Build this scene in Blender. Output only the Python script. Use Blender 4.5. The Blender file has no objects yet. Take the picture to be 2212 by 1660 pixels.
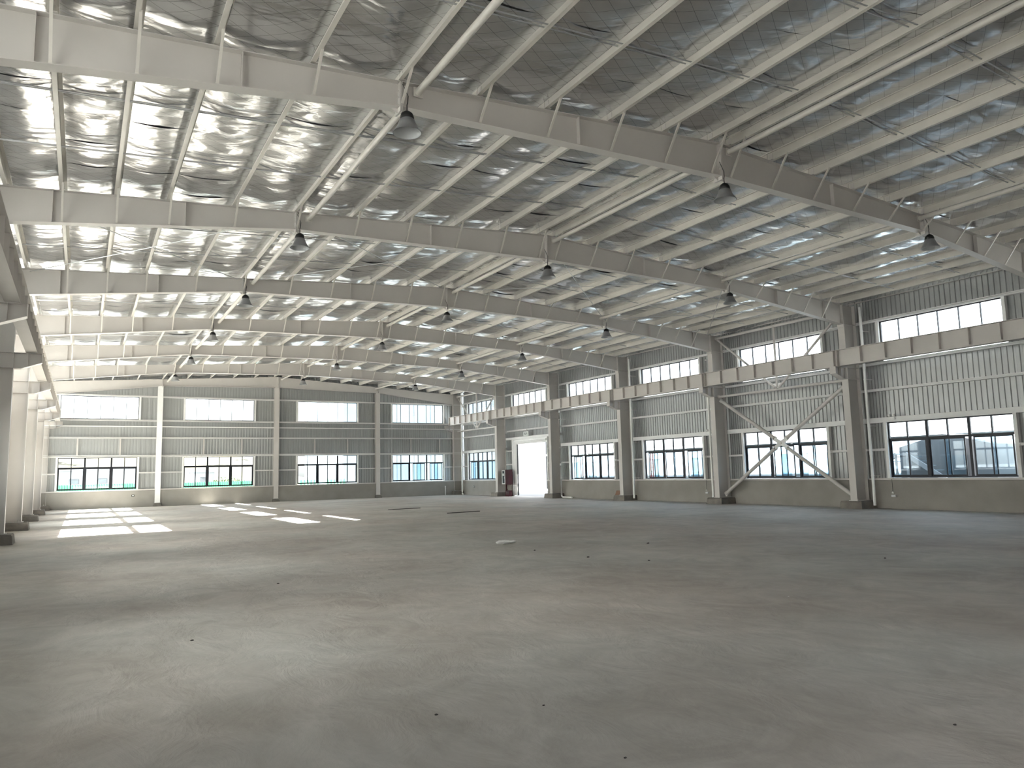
import bpy, math, random
from mathutils import Vector, Matrix, noise
random.seed(7)
sc = bpy.context.scene
COL = sc.collection
PI = math.pi

# ------------------------------------------------------------------ camera
YAW, PITCH, ROLL, FPX = 0.5245, 0.1176, -0.0232, 1606.78
fw = Vector((math.sin(YAW)*math.cos(PITCH), math.cos(YAW)*math.cos(PITCH), math.sin(PITCH)))
rt = Vector((math.cos(YAW), -math.sin(YAW), 0)); up = rt.cross(fw)
r2 = rt*math.cos(ROLL)+up*math.sin(ROLL); u2 = -rt*math.sin(ROLL)+up*math.cos(ROLL)
cd = bpy.data.cameras.new('camera'); cam = bpy.data.objects.new('camera', cd); COL.objects.link(cam)
m = Matrix((r2, u2, -fw)).transposed().to_4x4(); m.translation = Vector((-1.0915, 0, 1.7872)); cam.matrix_world = m
cd.sensor_fit = 'HORIZONTAL'; cd.sensor_width = 36; cd.lens = 36*FPX/2212
cd.clip_start = .05; cd.clip_end = 2000
sc.camera = cam
# ------------------------------------------------------------------ light and exposure
SUN_DIR = Vector((1, .07, -.588)).normalized()         # the way the sunlight travels
SKY, SUN, EXPO = .29, 31.0, 2.58
w = bpy.data.worlds.new('world'); sc.world = w; w.use_nodes = True
nt = w.node_tree; nt.nodes.clear()
sky = nt.nodes.new('ShaderNodeTexSky'); sky.sky_type = 'NISHITA'; sky.sun_disc = False
sky.sun_elevation = math.radians(30.3); sky.sun_rotation = math.atan2(-1, -.1); sky.dust_density = 3.0; sky.air_density = 1.0; sky.ozone_density = 1.0
bg = nt.nodes.new('ShaderNodeBackground'); bg.inputs[1].default_value = SKY
out = nt.nodes.new('ShaderNodeOutputWorld')
hs = nt.nodes.new('ShaderNodeHueSaturation'); hs.inputs['Saturation'].default_value = .28      # hazy, almost white sky
nt.links.new(sky.outputs[0], hs.inputs['Color']); nt.links.new(hs.outputs[0], bg.inputs[0]); nt.links.new(bg.outputs[0], out.inputs[0])
sl = bpy.data.lights.new('sun', 'SUN'); sl.energy = SUN; sl.angle = .0093; sl.color = (1, .965, .92)
so = bpy.data.objects.new('sun', sl); COL.objects.link(so); so.rotation_euler = SUN_DIR.to_track_quat('-Z', 'Y').to_euler(); so.location = (-60, 0, 60)
vs = sc.view_settings; sc.display_settings.display_device = 'sRGB'
vs.view_transform = 'Standard'; vs.look = 'None'; vs.gamma = 1; vs.use_curve_mapping = False; vs.exposure = EXPO
sc.cycles.max_bounces = 14; sc.cycles.diffuse_bounces = 8; sc.cycles.glossy_bounces = 5; sc.cycles.transparent_max_bounces = 24
sc.cycles.use_denoising = True

# ------------------------------------------------------------------ materials
MATS = {}
def nodes(name):
    mt = bpy.data.materials.new(name); mt.use_nodes = True; MATS[name] = mt
    n = mt.node_tree; return mt, n, n.nodes['Principled BSDF']
def var(n, base, amt, scale, detail=4, mapscale=(1, 1, 1), base2=None):
    """object-space noise that varies a base colour"""
    tc = n.nodes.new('ShaderNodeTexCoord'); mp = n.nodes.new('ShaderNodeMapping'); mp.inputs['Scale'].default_value = mapscale
    nz = n.nodes.new('ShaderNodeTexNoise'); nz.inputs['Scale'].default_value = scale; nz.inputs['Detail'].default_value = detail
    mx = n.nodes.new('ShaderNodeMix'); mx.data_type = 'RGBA'
    rp = n.nodes.new('ShaderNodeMapRange'); rp.inputs[1].default_value = .3; rp.inputs[2].default_value = .7
    mx.inputs[6].default_value = (*[c*(1-amt) for c in base], 1)
    mx.inputs[7].default_value = (*(base2 or [min(1, c*(1+amt)) for c in base]), 1)
    n.links.new(tc.outputs['Object'], mp.inputs[0]); n.links.new(mp.outputs[0], nz.inputs['Vector'])
    n.links.new(nz.outputs[0], rp.inputs[0]); n.links.new(rp.outputs[0], mx.inputs[0])
    return mx, nz, mp, tc
def plain(name, base, rough=.5, metal=0, amt=.05, scale=3, bump=0, bscale=40, spec=.5):
    mt, n, b = nodes(name)
    mx, nz, mp, tc = var(n, base, amt, scale)
    n.links.new(mx.outputs[2], b.inputs['Base Color'])
    b.inputs['Roughness'].default_value = rough; b.inputs['Metallic'].default_value = metal
    b.inputs['Specular IOR Level'].default_value = spec
    if bump:
        n2 = n.nodes.new('ShaderNodeTexNoise'); n2.inputs['Scale'].default_value = bscale; n2.inputs['Detail'].default_value = 5
        bp = n.nodes.new('ShaderNodeBump'); bp.inputs['Strength'].default_value = bump; bp.inputs['Distance'].default_value = .02
        n.links.new(tc.outputs['Object'], n2.inputs['Vector']); n.links.new(n2.outputs[0], bp.inputs['Height']); n.links.new(bp.outputs[0], b.inputs['Normal'])
    return mt
STEEL = plain('painted_steel', (.545, .52, .49), .42, 0, .03, 1.5)
PURL = plain('purlin_paint', (.58, .555, .505), .4, 0, .05, 2.5)
SHEET = plain('wall_sheet', (.37, .38, .372), .30, .35, .05, 1.2)
WHITEP = plain('white_paint', (.78, .78, .76), .45, 0, .03, 3)
PLINTH = plain('painted_plinth', (.255, .24, .215), .8, 0, .10, 1.1, .25, 25)
PADM = plain('raw_concrete', (.17, .155, .135), .9, 0, .22, 3, .5, 18)
DARK = plain('dark_aluminium', (.012, .014, .02), .4, .3, .2, 5)
PVC = plain('white_pvc', (.82, .82, .79), .4, 0, .03, 4)
BLACK = plain('black_metal', (.008, .008, .008), .45, 0, .2, 8)
ALU = plain('lamp_aluminium', (.38, .39, .40), .35, .7, .08, 6)
LAMPIN = plain('lamp_reflector_white', (.36, .37, .37), .4, 0, .05, 6)
GALV = plain('galvanised_steel', (.52, .53, .54), .42, .7, .08, 9)
RED = plain('red_enamel', (.032, .0012, .004), .5, 0, .1, 5, 0, 40, .2)
REDP = plain('red_oxide_steel', (.09, .003, .003), .6, 0, .15, 5)
GREEN = plain('green_hoarding', (.03, .16, .085), .55, 0, .12, .6)
EXTW = plain('white_render', (.14, .145, .15), .8, 0, .06, .5)
EXTB = plain('pale_blue_cladding', (.088, .114, .130), .5, 0, .08, .4)
EXTD = plain('shaded_blue_cladding', (.009, .0115, .0145), .6, 0, .1, .5)  # blue cladding with the end block's shade put into its colour
EXTG = plain('grey_cladding', (.05, .055, .06), .6, 0, .1, .6)
EXTGL = plain('exterior_dark_glass', (.03, .045, .055), .3, 0, .2, 1)
GROUND = plain('yard_concrete', (.27, .265, .25), .9, 0, .12, .15, .2, 6)
HILL = plain('dry_hillside', (.027, .024, .008), .95, 0, .35, .12, .5, 1.2)
BUSH = plain('bush_leaves', (.035, .06, .015), .8, 0, .5, 3, .6, 8)
PAPER = plain('white_scrap', (.75, .74, .70), .7, 0, .1, 8)
STONE = plain('dark_grit', (.035, .03, .026), .9, 0, .3, 20)
RUBBLE = plain('pale_grit', (.6, .58, .54), .9, 0, .2, 20)
SIGNW = plain('sign_white', (.72, .74, .72), .4, 0, .02, 3)
SIGND = plain('sign_dark', (.03, .06, .045), .5, 0, .1, 3)
ROOFM = plain('roof_sheet_paint', (.4, .42, .44), .5, .2, .05, 1)
TIMBER = plain('plywood_shutter', (.20, .11, .07), .8, 0, .2, 2)
# glass: clear sheet with a mirror part that grows at grazing angles
def glass(name, tint):
    mt = bpy.data.materials.new(name); mt.use_nodes = True; n = mt.node_tree; n.nodes.clear()
    tr = n.nodes.new('ShaderNodeBsdfTransparent'); tr.inputs[0].default_value = (*tint, 1)
    gl = n.nodes.new('ShaderNodeBsdfGlossy'); gl.inputs['Roughness'].default_value = .02; gl.inputs[0].default_value = (.9, .95, 1, 1)
    lw = n.nodes.new('ShaderNodeLayerWeight'); lw.inputs[0].default_value = .5; pw = n.nodes.new('ShaderNodeMath'); pw.operation = 'POWER'; pw.inputs[1].default_value = 5; fr = n.nodes.new('ShaderNodeMath'); fr.operation = 'MULTIPLY_ADD'; fr.inputs[1].default_value = .8; fr.inputs[2].default_value = .035; n.links.new(lw.outputs['Facing'], pw.inputs[0]); n.links.new(pw.outputs[0], fr.inputs[0])
    mx = n.nodes.new('ShaderNodeMixShader'); o = n.nodes.new('ShaderNodeOutputMaterial')
    n.links.new(fr.outputs[0], mx.inputs[0]); n.links.new(tr.outputs[0], mx.inputs[1]); n.links.new(gl.outputs[0], mx.inputs[2]); n.links.new(mx.outputs[0], o.inputs[0])
    return mt
GLASS = glass('clear_glass', (.93, .96, .97)); GLASSB = glass('blue_tinted_glass', (.80, .90, .96))
# floor: power-trowelled concrete
def floor_mat():
    mt, n, b = nodes('trowelled_concrete')
    tc = n.nodes.new('ShaderNodeTexCoord')
    def nz(scale, detail, ms, rough=.55, dist=0):
        mp = n.nodes.new('ShaderNodeMapping'); mp.inputs['Scale'].default_value = ms
        t = n.nodes.new('ShaderNodeTexNoise'); t.inputs['Scale'].default_value = scale; t.inputs['Detail'].default_value = detail; t.inputs['Roughness'].default_value = rough; t.inputs['Distortion'].default_value = dist
        n.links.new(tc.outputs['Object'], mp.inputs[0]); n.links.new(mp.outputs[0], t.inputs['Vector']); return t
    a = nz(.35, 5, (1, 1, 1)); c = nz(1.3, 8, (.8, .7, 1), .68, 1.6); d = nz(.18, 3, (1, 1, 1))
    rp = n.nodes.new('ShaderNodeValToRGB'); cr = rp.color_ramp
    cr.elements[0].position = .36; cr.elements[0].color = (.315, .290, .258, 1)
    cr.elements[1].position = .64; cr.elements[1].color = (.500, .468, .425, 1)
    ad = n.nodes.new('ShaderNodeMath'); ad.operation = 'ADD'; ml = n.nodes.new('ShaderNodeMath'); ml.operation = 'MULTIPLY'; ml.inputs[1].default_value = .5
    n.links.new(a.outputs[0], ad.inputs[0]); n.links.new(c.outputs[0], ad.inputs[1]); n.links.new(ad.outputs[0], ml.inputs[0]); n.links.new(ml.outputs[0], rp.inputs[0])
    mx = n.nodes.new('ShaderNodeMix'); mx.data_type = 'RGBA'; mx.blend_type = 'MULTIPLY'; mx.inputs[0].default_value = 1
    r3 = n.nodes.new('ShaderNodeValToRGB'); r3.color_ramp.elements[0].position = .35; r3.color_ramp.elements[0].color = (1, .955, .92, 1); r3.color_ramp.elements[1].position = .62; r3.color_ramp.elements[1].color = (.97, 1, .99, 1)
    n.links.new(d.outputs[0], r3.inputs[0]); n.links.new(rp.outputs[0], mx.inputs[6]); n.links.new(r3.outputs[0], mx.inputs[7]); n.links.new(mx.outputs[2], b.inputs['Base Color'])
    rr = n.nodes.new('ShaderNodeMapRange'); rr.inputs[3].default_value = .62; rr.inputs[4].default_value = .85; b.inputs['Specular IOR Level'].default_value = .22
    n.links.new(c.outputs[0], rr.inputs[0]); n.links.new(rr.outputs[0], b.inputs['Roughness'])
    e = nz(2.6, 7, (.8, .45, 1), .62, 1.2)
    bp = n.nodes.new('ShaderNodeBump'); bp.inputs['Strength'].default_value = .35; bp.inputs['Distance'].default_value = .06
    n.links.new(e.outputs[0], bp.inputs['Height']); n.links.new(bp.outputs[0], b.inputs['Normal'])
    return mt
FLOORM = floor_mat()
# insulation foil with the diamond wire mesh that carries it
def foil_mat():
    mt, n, b = nodes('insulation_foil')
    b.inputs['Metallic'].default_value = .92; b.inputs['Roughness'].default_value = .21
    tc = n.nodes.new('ShaderNodeTexCoord'); sp = n.nodes.new('ShaderNodeSeparateXYZ')
    n.links.new(tc.outputs['Object'], sp.inputs[0])
    def M(op, a, bv):
        k = n.nodes.new('ShaderNodeMath'); k.operation = op
        for i, v in enumerate((a, bv)):
            if v is None: continue
            if isinstance(v, (int, float)): k.inputs[i].default_value = v
            else: n.links.new(v, k.inputs[i])
        return k.outputs[0]
    y2 = M('MULTIPLY', sp.outputs[1], 1.55)
    lines = []
    for op in ('ADD', 'SUBTRACT'):
        s = M(op, sp.outputs[0], y2); s = M('DIVIDE', s, .50); s = M('FRACT', s, None); s = M('SUBTRACT', s, .5); s = M('ABSOLUTE', s, None)
        lines.append(M('GREATER_THAN', s, .486))
    ln = M('MAXIMUM', lines[0], lines[1])
    mx = n.nodes.new('ShaderNodeMix'); mx.data_type = 'RGBA'; mx.inputs[6].default_value = (.62, .625, .63, 1); mx.inputs[7].default_value = (.25, .25, .25, 1)
    n.links.new(ln, mx.inputs[0]); n.links.new(mx.outputs[2], b.inputs['Base Color'])
    def nz(scale, det, ms):
        mp = n.nodes.new('ShaderNodeMapping'); mp.inputs['Scale'].default_value = ms
        t = n.nodes.new('ShaderNodeTexNoise'); t.inputs['Scale'].default_value = scale; t.inputs['Detail'].default_value = det; t.inputs['Distortion'].default_value = .7
        n.links.new(tc.outputs['Object'], mp.inputs[0]); n.links.new(mp.outputs[0], t.inputs['Vector']); return t.outputs[0]
    h = M('ADD', nz(1.3, 2, (.8, 1.3, 1)), M('MULTIPLY', nz(5, 3, (1, 1.3, 1)), .12))
    h = M('ADD', h, M('MULTIPLY', ln, -.05))
    bp = n.nodes.new('ShaderNodeBump'); bp.inputs['Strength'].default_value = .6; bp.inputs['Distance'].default_value = .07
    n.links.new(h, bp.inputs['Height']); n.links.new(bp.outputs[0], b.inputs['Normal'])
    return mt
FOIL = foil_mat()

# ------------------------------------------------------------------ mesh helpers
class MB:
    def __init__(s): s.v = []; s.f = []
    def poly(s, vs, fs):
        o = len(s.v); s.v += [tuple(p) for p in vs]; s.f += [tuple(i+o for i in f) for f in fs]; return s
    def box(s, a, b):
        x0, x1 = sorted((a[0], b[0])); y0, y1 = sorted((a[1], b[1])); z0, z1 = sorted((a[2], b[2]))
        return s.poly([(x0, y0, z0), (x1, y0, z0), (x1, y1, z0), (x0, y1, z0), (x0, y0, z1), (x1, y0, z1), (x1, y1, z1), (x0, y1, z1)],
                      [(3, 2, 1, 0), (4, 5, 6, 7), (0, 1, 5, 4), (1, 2, 6, 5), (2, 3, 7, 6), (3, 0, 4, 7)])
    def loft(s, rings, cap=True, closed=True):
        k = len(rings[0]); vs = [p for r in rings for p in r]; fs = []
        for i in range(len(rings)-1):
            for j in range(k if closed else k-1):
                a = i*k+j; b = i*k+(j+1) % k; fs.append((a, b, b+k, a+k))
        if cap: fs.append(tuple(range(k-1, -1, -1))); fs.append(tuple(range((len(rings)-1)*k, len(rings)*k)))
        return s.poly(vs, fs)
    def sweep(s, prof, p0, p1, upv=(0, 0, 1)):
        p0 = Vector(p0); p1 = Vector(p1); d = (p1-p0).normalized(); x = d.cross(Vector(upv))
        if x.length < 1e-4: x = d.cross(Vector((1, 0, 0)))
        x.normalize(); y = x.cross(d)
        return s.loft([[p+x*a+y*b for a, b in prof] for p in (p0, p1)])
    def tube(s, pts, r, n=10):
        pts = [Vector(p) for p in pts]; rings = []
        for i, p in enumerate(pts):
            d = ((pts[min(i+1, len(pts)-1)]-pts[max(i-1, 0)])).normalized()
            x = d.cross(Vector((0, 0, 1)))
            if x.length < 1e-3: x = Vector((1, 0, 0))
            x.normalize(); y = x.cross(d)
            rings.append([p+x*math.cos(2*PI*k/n)*r+y*math.sin(2*PI*k/n)*r for k in range(n)])
        return s.loft(rings)
    def lathe(s, prof, c=(0, 0, 0), n=20):
        c = Vector(c)
        return s.loft([[c+Vector((r*math.cos(2*PI*k/n), r*math.sin(2*PI*k/n), z)) for k in range(n)] for r, z in prof], cap=False)
    def mesh(s, name, mat, smooth=False):
        me = bpy.data.meshes.new(name); me.from_pydata(s.v, [], s.f)
        for mm in (mat if isinstance(mat, (list, tuple)) else [mat]): me.materials.append(mm)
        if smooth:
            me.polygons.foreach_set('use_smooth', [True]*len(me.polygons))
            try: me.set_sharp_from_angle(angle=math.radians(38))
            except Exception: pass
        me.update(); return me
def link(name, me, parent=None, loc=None, scale=None, rot=None):
    o = bpy.data.objects.new(name, me); COL.objects.link(o)
    if parent: o.parent = parent
    if loc: o.location = loc
    if scale: o.scale = scale
    if rot: o.rotation_euler = rot
    return o
def part(name, mb, mat, parent, smooth=False): return link(name, mb.mesh(name, mat, smooth), parent)
def tag(o, label, cat=None, group=None, kind=None):
    o['label'] = label
    if cat: o['category'] = cat
    if group: o['group'] = group
    if kind: o['kind'] = kind
    return o
def thing(name, label, cat, loc=(0, 0, 0), group=None):
    o = bpy.data.objects.new(name, None); COL.objects.link(o); o.location = loc; o.empty_display_size = .2
    return tag(o, label, cat, group)
def struct(name, label, mb=None, mat=None):
    o = link(name, mb.mesh(name, mat) if mb else None)
    o['kind'] = 'structure'; o['label'] = label; return o
def Iprof(w, h, t, tw):          # I-section outline, centred
    a, b, c = w/2, h/2, tw/2
    return [(-a, -b), (a, -b), (a, -b+t), (c, -b+t), (c, b-t), (a, b-t), (a, b), (-a, b), (-a, b-t), (-c, b-t), (-c, -b+t), (-a, -b+t)]
def Cprof(w, h, t, lip):         # C-section outline, opening to +x
    return [(0, 0), (w, 0), (w, lip), (w-t, lip), (w-t, t), (t, t), (t, h-t), (w-t, h-t), (w-t, h-lip), (w, h-lip), (w, h), (0, h)]
ORD = ['nearest', 'second', 'third', 'fourth', 'fifth', 'sixth', 'seventh', 'eighth', 'ninth', 'tenth', 'eleventh', 'twelfth']

# ------------------------------------------------------------------ dimensions (metres)
B = 7.5; Y2 = 19.3186
FY = {i: Y2+(i-2)*B for i in range(-1, 8)}          # near face of each portal frame
XRID = 11.5; XR = 26.0; XL = -3.0                   # ridge, inner column faces
GX_R, GX_L, GY = 26.97, -3.97, 57.12                # glass planes
def zt(x): return 9.28-.0625*abs(x-XRID)            # rafter top
def zb(x):                                          # rafter underside
    d = abs(x-XRID)
    return 8.48-.17*d/7.9 if d < 7.9 else 8.31-.74*(d-7.9)/6.3
YN = FY[-1]                                         # wall behind the camera
YF = 57.2
WIN0, WIN1 = 1.667, 6.40                            # window span in each bay
Z_SILL, Z_HEAD, Z_UP0, Z_UP1 = 1.22, 3.42, 5.95, 7.54
RIB = .035

# ------------------------------------------------------------------ floor, ceiling
fl = MB(); fl.box((-4.25, YN-.1, -.3), (27.25, YF+.05, 0))
FLOOR = struct('floor', 'pale trowelled concrete floor of the empty hall', fl, FLOORM)
def pad(x0, x1, y0, y1):
    b = MB(); e = .03
    b.loft([[(x0-e, y0-e, 0), (x1+e, y0-e, 0), (x1+e, y1+e, 0), (x0-e, y1+e, 0)], [(x0, y0, .25), (x1, y0, .25), (x1, y1, .25), (x0, y1, .25)],
            [(x0+.03, y0+.03, .30), (x1-.03, y0+.03, .30), (x1-.03, y1-.03, .30), (x0+.03, y1-.03, .30)]])
    part('concrete_pad', b, PADM, FLOOR)
for i in range(1, 8):
    yc = FY[i]+.15
    pad(25.78, 26.90, yc-.48, min(yc+.48, 57.2)); pad(-3.90, -2.78, yc-.48, min(yc+.48, 57.2))
for x in (3.5, 11.43, 19.33):
    b = MB(); b.box((x-.22, 56.70, 0), (x+.22, 57.0, .23)); b.box((x-.26, 56.66, 0), (x+.26, 57.0, .10)); part('concrete_pad', b, PADM, FLOOR)

rf = MB()
for sgn in (-1, 1):
    xe = XRID+sgn*15.8; z0, z1 = zt(XRID)+.36, zt(xe)+.36
    rf.loft([[(XRID, y, z0), (xe, y, z1), (xe, y, z1+.05), (XRID, y, z0+.05)] for y in (YN-.3, YF+.3)])
CEIL = struct('ceiling', 'pitched metal roof lined with crinkled silver foil above the purlins', rf, ROOFM)
PX = [-2.78, -1.70, -.60, .53, 2.05, 3.62, 5.20, 6.72, 8.30, 9.80, 11.20]
PALL = PX+[23-x for x in PX[::-1]]
def foil_strip(y0, y1, side, nx, ny, seed):
    xs = [XRID, *(x for x in (PALL if side > 0 else PALL[::-1]) if (x-XRID)*side > .2), XRID+side*15.55]
    d = [abs(x-XRID) for x in xs]; vs = []; fs = []
    for i in range(nx+1):
        t = d[-1]*i/nx; x = XRID+side*t
        k = max(j for j in range(len(d)) if d[j] <= t+1e-6); k = min(k, len(d)-2)
        q = (t-d[k])/(d[k+1]-d[k]); span = d[k+1]-d[k]
        env = math.sin(PI*q)
        for j in range(ny+1):
            v = j/ny; y = y0+(y1-y0)*v
            n1 = noise.noise(Vector((x*.9, y*2.4, seed*.37))); n2 = noise.noise(Vector((x*2.7+9, y*4.2, seed*.71))); n3 = noise.noise(Vector((x*.35, y*.8, 3.3)))
            edge = math.sin(PI*min(max(v, 0), 1))
            z = zt(x)+.212-env*.045*span-env*(.034*n1+.010*n2+.035*n3)+.006*n2-.018*env*edge
            vs.append((x, y, z))
    for i in range(nx):
        for j in range(ny):
            a = i*(ny+1)+j; q = (a, a+1, a+ny+2, a+ny+1); fs.append(q if side > 0 else q[::-1])
    return vs, fs
sd = 0
for bay in range(-1, 7):
    y0 = FY[bay]; y1 = FY[bay+1] if bay < 6 else YF
    n = 6
    for k in range(n):
        a = y0+(y1-y0)*k/n; c = y0+(y1-y0)*(k+1)/n
        for side in (-1, 1):
            sd += 1
            nx, ny = (130, 12) if 0 <= bay <= 2 else (80, 7) if bay > 2 else (24, 2)
            b = MB(); b.poly(*foil_strip(a-.01, c+.01, side, nx, ny, sd))
            o = part('insulation_sheet', b, FOIL, CEIL)
            o.data.polygons.foreach_set('use_smooth', [True]*len(o.data.polygons))

# ------------------------------------------------------------------ walls
# unit sheet: width 1 along x, height 1 along z, inner face at y=0, ribs stand out behind (+y) -> seen as grooves and lands
def sheet_mesh(name, ribs, mat, RIB=RIB):
    pts = []
    for k in range(ribs):
        a = k/ribs
        pts += [(a, 0), (a+.50/ribs, 0), (a+.60/ribs, RIB), (a+.90/ribs, RIB)]
    pts.append((1, 0)); b = MB()
    b.loft([[(x, y, 0) for x, y in pts], [(x, y, 1) for x, y in pts]], cap=False, closed=False)
    return b.mesh(name, mat)
SHEET4 = sheet_mesh('wall_panel', 4, SHEET); SHEETF = sheet_mesh('wall_panel', 4, SHEET, .010)
GIRT = Cprof(.18, .10, .008, .025)
def place_sheet(wall, side, u0, u1, z0, z1, me):
    """sheet between u0 and u1 along the wall; side R, L or F"""
    wdt = u1-u0+.004
    if side == 'R': link('wall_panel', me, wall, (GX_R+.05, u1, z0), (wdt, 1, z1-z0), (0, 0, -PI/2))
    elif side == 'L': link('wall_panel', me, wall, (GX_L-.05, u0, z0), (wdt, 1, z1-z0), (0, 0, PI/2))
    else: link('wall_panel', me, wall, (u0, GY+.05, z0), (wdt, 1, z1-z0))
def P3(side, u, dpt, z):
    """u along the wall, dpt towards the hall from the glass plane"""
    return (GX_R-dpt, u, z) if side == 'R' else (GX_L+dpt, u, z) if side == 'L' else (u, GY-dpt, z)
def wbox(b, side, u0, u1, d0, d1, z0, z1): return b.box(P3(side, u0, d0, z0), P3(side, u1, d1, z1))
def girt(wall, side, u0, u1, z, h=.10):
    b = MB()
    t = .008
    wbox(b, side, u0, u1, -.02, .16, z, z+t); wbox(b, side, u0, u1, -.02, .16, z+h-t, z+h)
    wbox(b, side, u0, u1, -.02, -.012, z+t, z+h-t); wbox(b, side, u0, u1, .152, .16, z+t, z+.03); wbox(b, side, u0, u1, .152, .16, z+h-.03, z+h-t)
    if h > .15: wbox(b, side, u0, u1, .145, .152, z+t, z+h-t)
    part('girt', b, WHITEP, wall)
def post(wall, side, u, z0, z1, mat=WHITEP):
    b = MB(); wbox(b, side, u-.045, u+.045, -.03, .15, z0, z1); wbox(b, side, u-.06, u+.06, .145, .155, z0, z1); part('jamb_post', b, mat, wall)
def plinth(wall, side, u0, u1):
    b = MB(); ring = []
    def R(dd, za):
        return [P3(side, u0, -.25, za), P3(side, u1, -.25, za), P3(side, u1-.02, .25-dd, za), P3(side, u0+.02, .25-dd, za)]
    b.loft([R(0, 0), R(0, 1.09), R(.02, 1.14), R(.03, 1.15)])
    part('plinth', b, PLINTH, wall)
    b = MB(); wbox(b, side, u0, u1, -.06, .27, 1.155, 1.195); wbox(b, side, u0, u1, .25, .275, 1.12, 1.155); part('sill_ledge', b, STEEL, wall)
WINS = []
wn = 0
def window(side, u0, u1, z0, z1, label, lower, fancy=True, tint=GLASS):
    global wn
    wn += 1
    o = bpy.data.objects.new('window_%d' % wn, None); COL.objects.link(o); o['kind'] = 'structure'; o['label'] = label
    f = .045
    b = MB()
    wbox(b, side, u0, u1, -.04, .04, z0, z0+f); wbox(b, side, u0, u1, -.04, .04, z1-f, z1)
    wbox(b, side, u0, u0+f, -.04, .04, z0+f, z1-f); wbox(b, side, u1-f, u1, -.04, .04, z0+f, z1-f)
    part('frame', b, DARK, o)
    wdt = u1-u0; zt_ = z0+(z1-z0)*.685
    def mull(u, za, zb_, hw, nm='mullion'):
        b = MB(); wbox(b, side, u-hw, u+hw, -.035, .035, za, zb_); wbox(b, side, u-hw*.5, u+hw*.5, -.042, .042, za, zb_); part(nm, b, DARK, o)
    def pane(a, c, za, zb_, par, d=0, mat=GLASS):
        b = MB(); wbox(b, side, a, c, d-.003, d+.003, za, zb_); part('pane', b, mat, par)
    if not lower:
        for k in range(1, 6):
            mull(u0+wdt*k/6, z0+f, z1-f, .016)
        for k in range(6): pane(u0+wdt*k/6+.016, u0+wdt*(k+1)/6-.016, z0+f, z1-f, o, 0, tint)
        return o
    for k in (1, 2): mull(u0+wdt*k/3, z0+f, z1-f, .05)
    for k in range(3):
        a = u0+wdt*k/3+(.05 if k else f); c = u0+wdt*(k+1)/3-(.05 if k < 2 else f); mid = (a+c)/2
        b = MB(); wbox(b, side, a, c, -.035, .035, zt_-.04, zt_+.04); part('transom', b, DARK, o)
        mull(mid, zt_+.04, z1-f, .024)
        pane(a, mid-.018, zt_+.04, z1-f, o, 0, tint); pane(mid+.018, c, zt_+.04, z1-f, o, 0, tint)
        # two sliding sashes on two tracks, each left a different way open
        sw = (c-a)/2+.03
        offs = (random.choice((0, 0, .12, .28, .5)), random.choice((0, .1, .22, .45))) if fancy else (0, 0)
        for s, (st, dd) in enumerate(((a+offs[0]*sw*.6, .018), (c-sw-offs[1]*sw*.6, -.018))):
            b = MB(); e = st+sw; g = .05; za, zb_ = z0+f, zt_-.04
            wbox(b, side, st, e, dd-.014, dd+.014, za, za+g); wbox(b, side, st, e, dd-.014, dd+.014, zb_-g, zb_)
            wbox(b, side, st, st+g, dd-.014, dd+.014, za+g, zb_-g); wbox(b, side, e-g, e, dd-.014, dd+.014, za+g, zb_-g)
            sash = part('sash', b, DARK, o)
            pane(st+g, e-g, za+g, zb_-g, sash, dd, GLASSB if fancy else tint)
    return o

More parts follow.
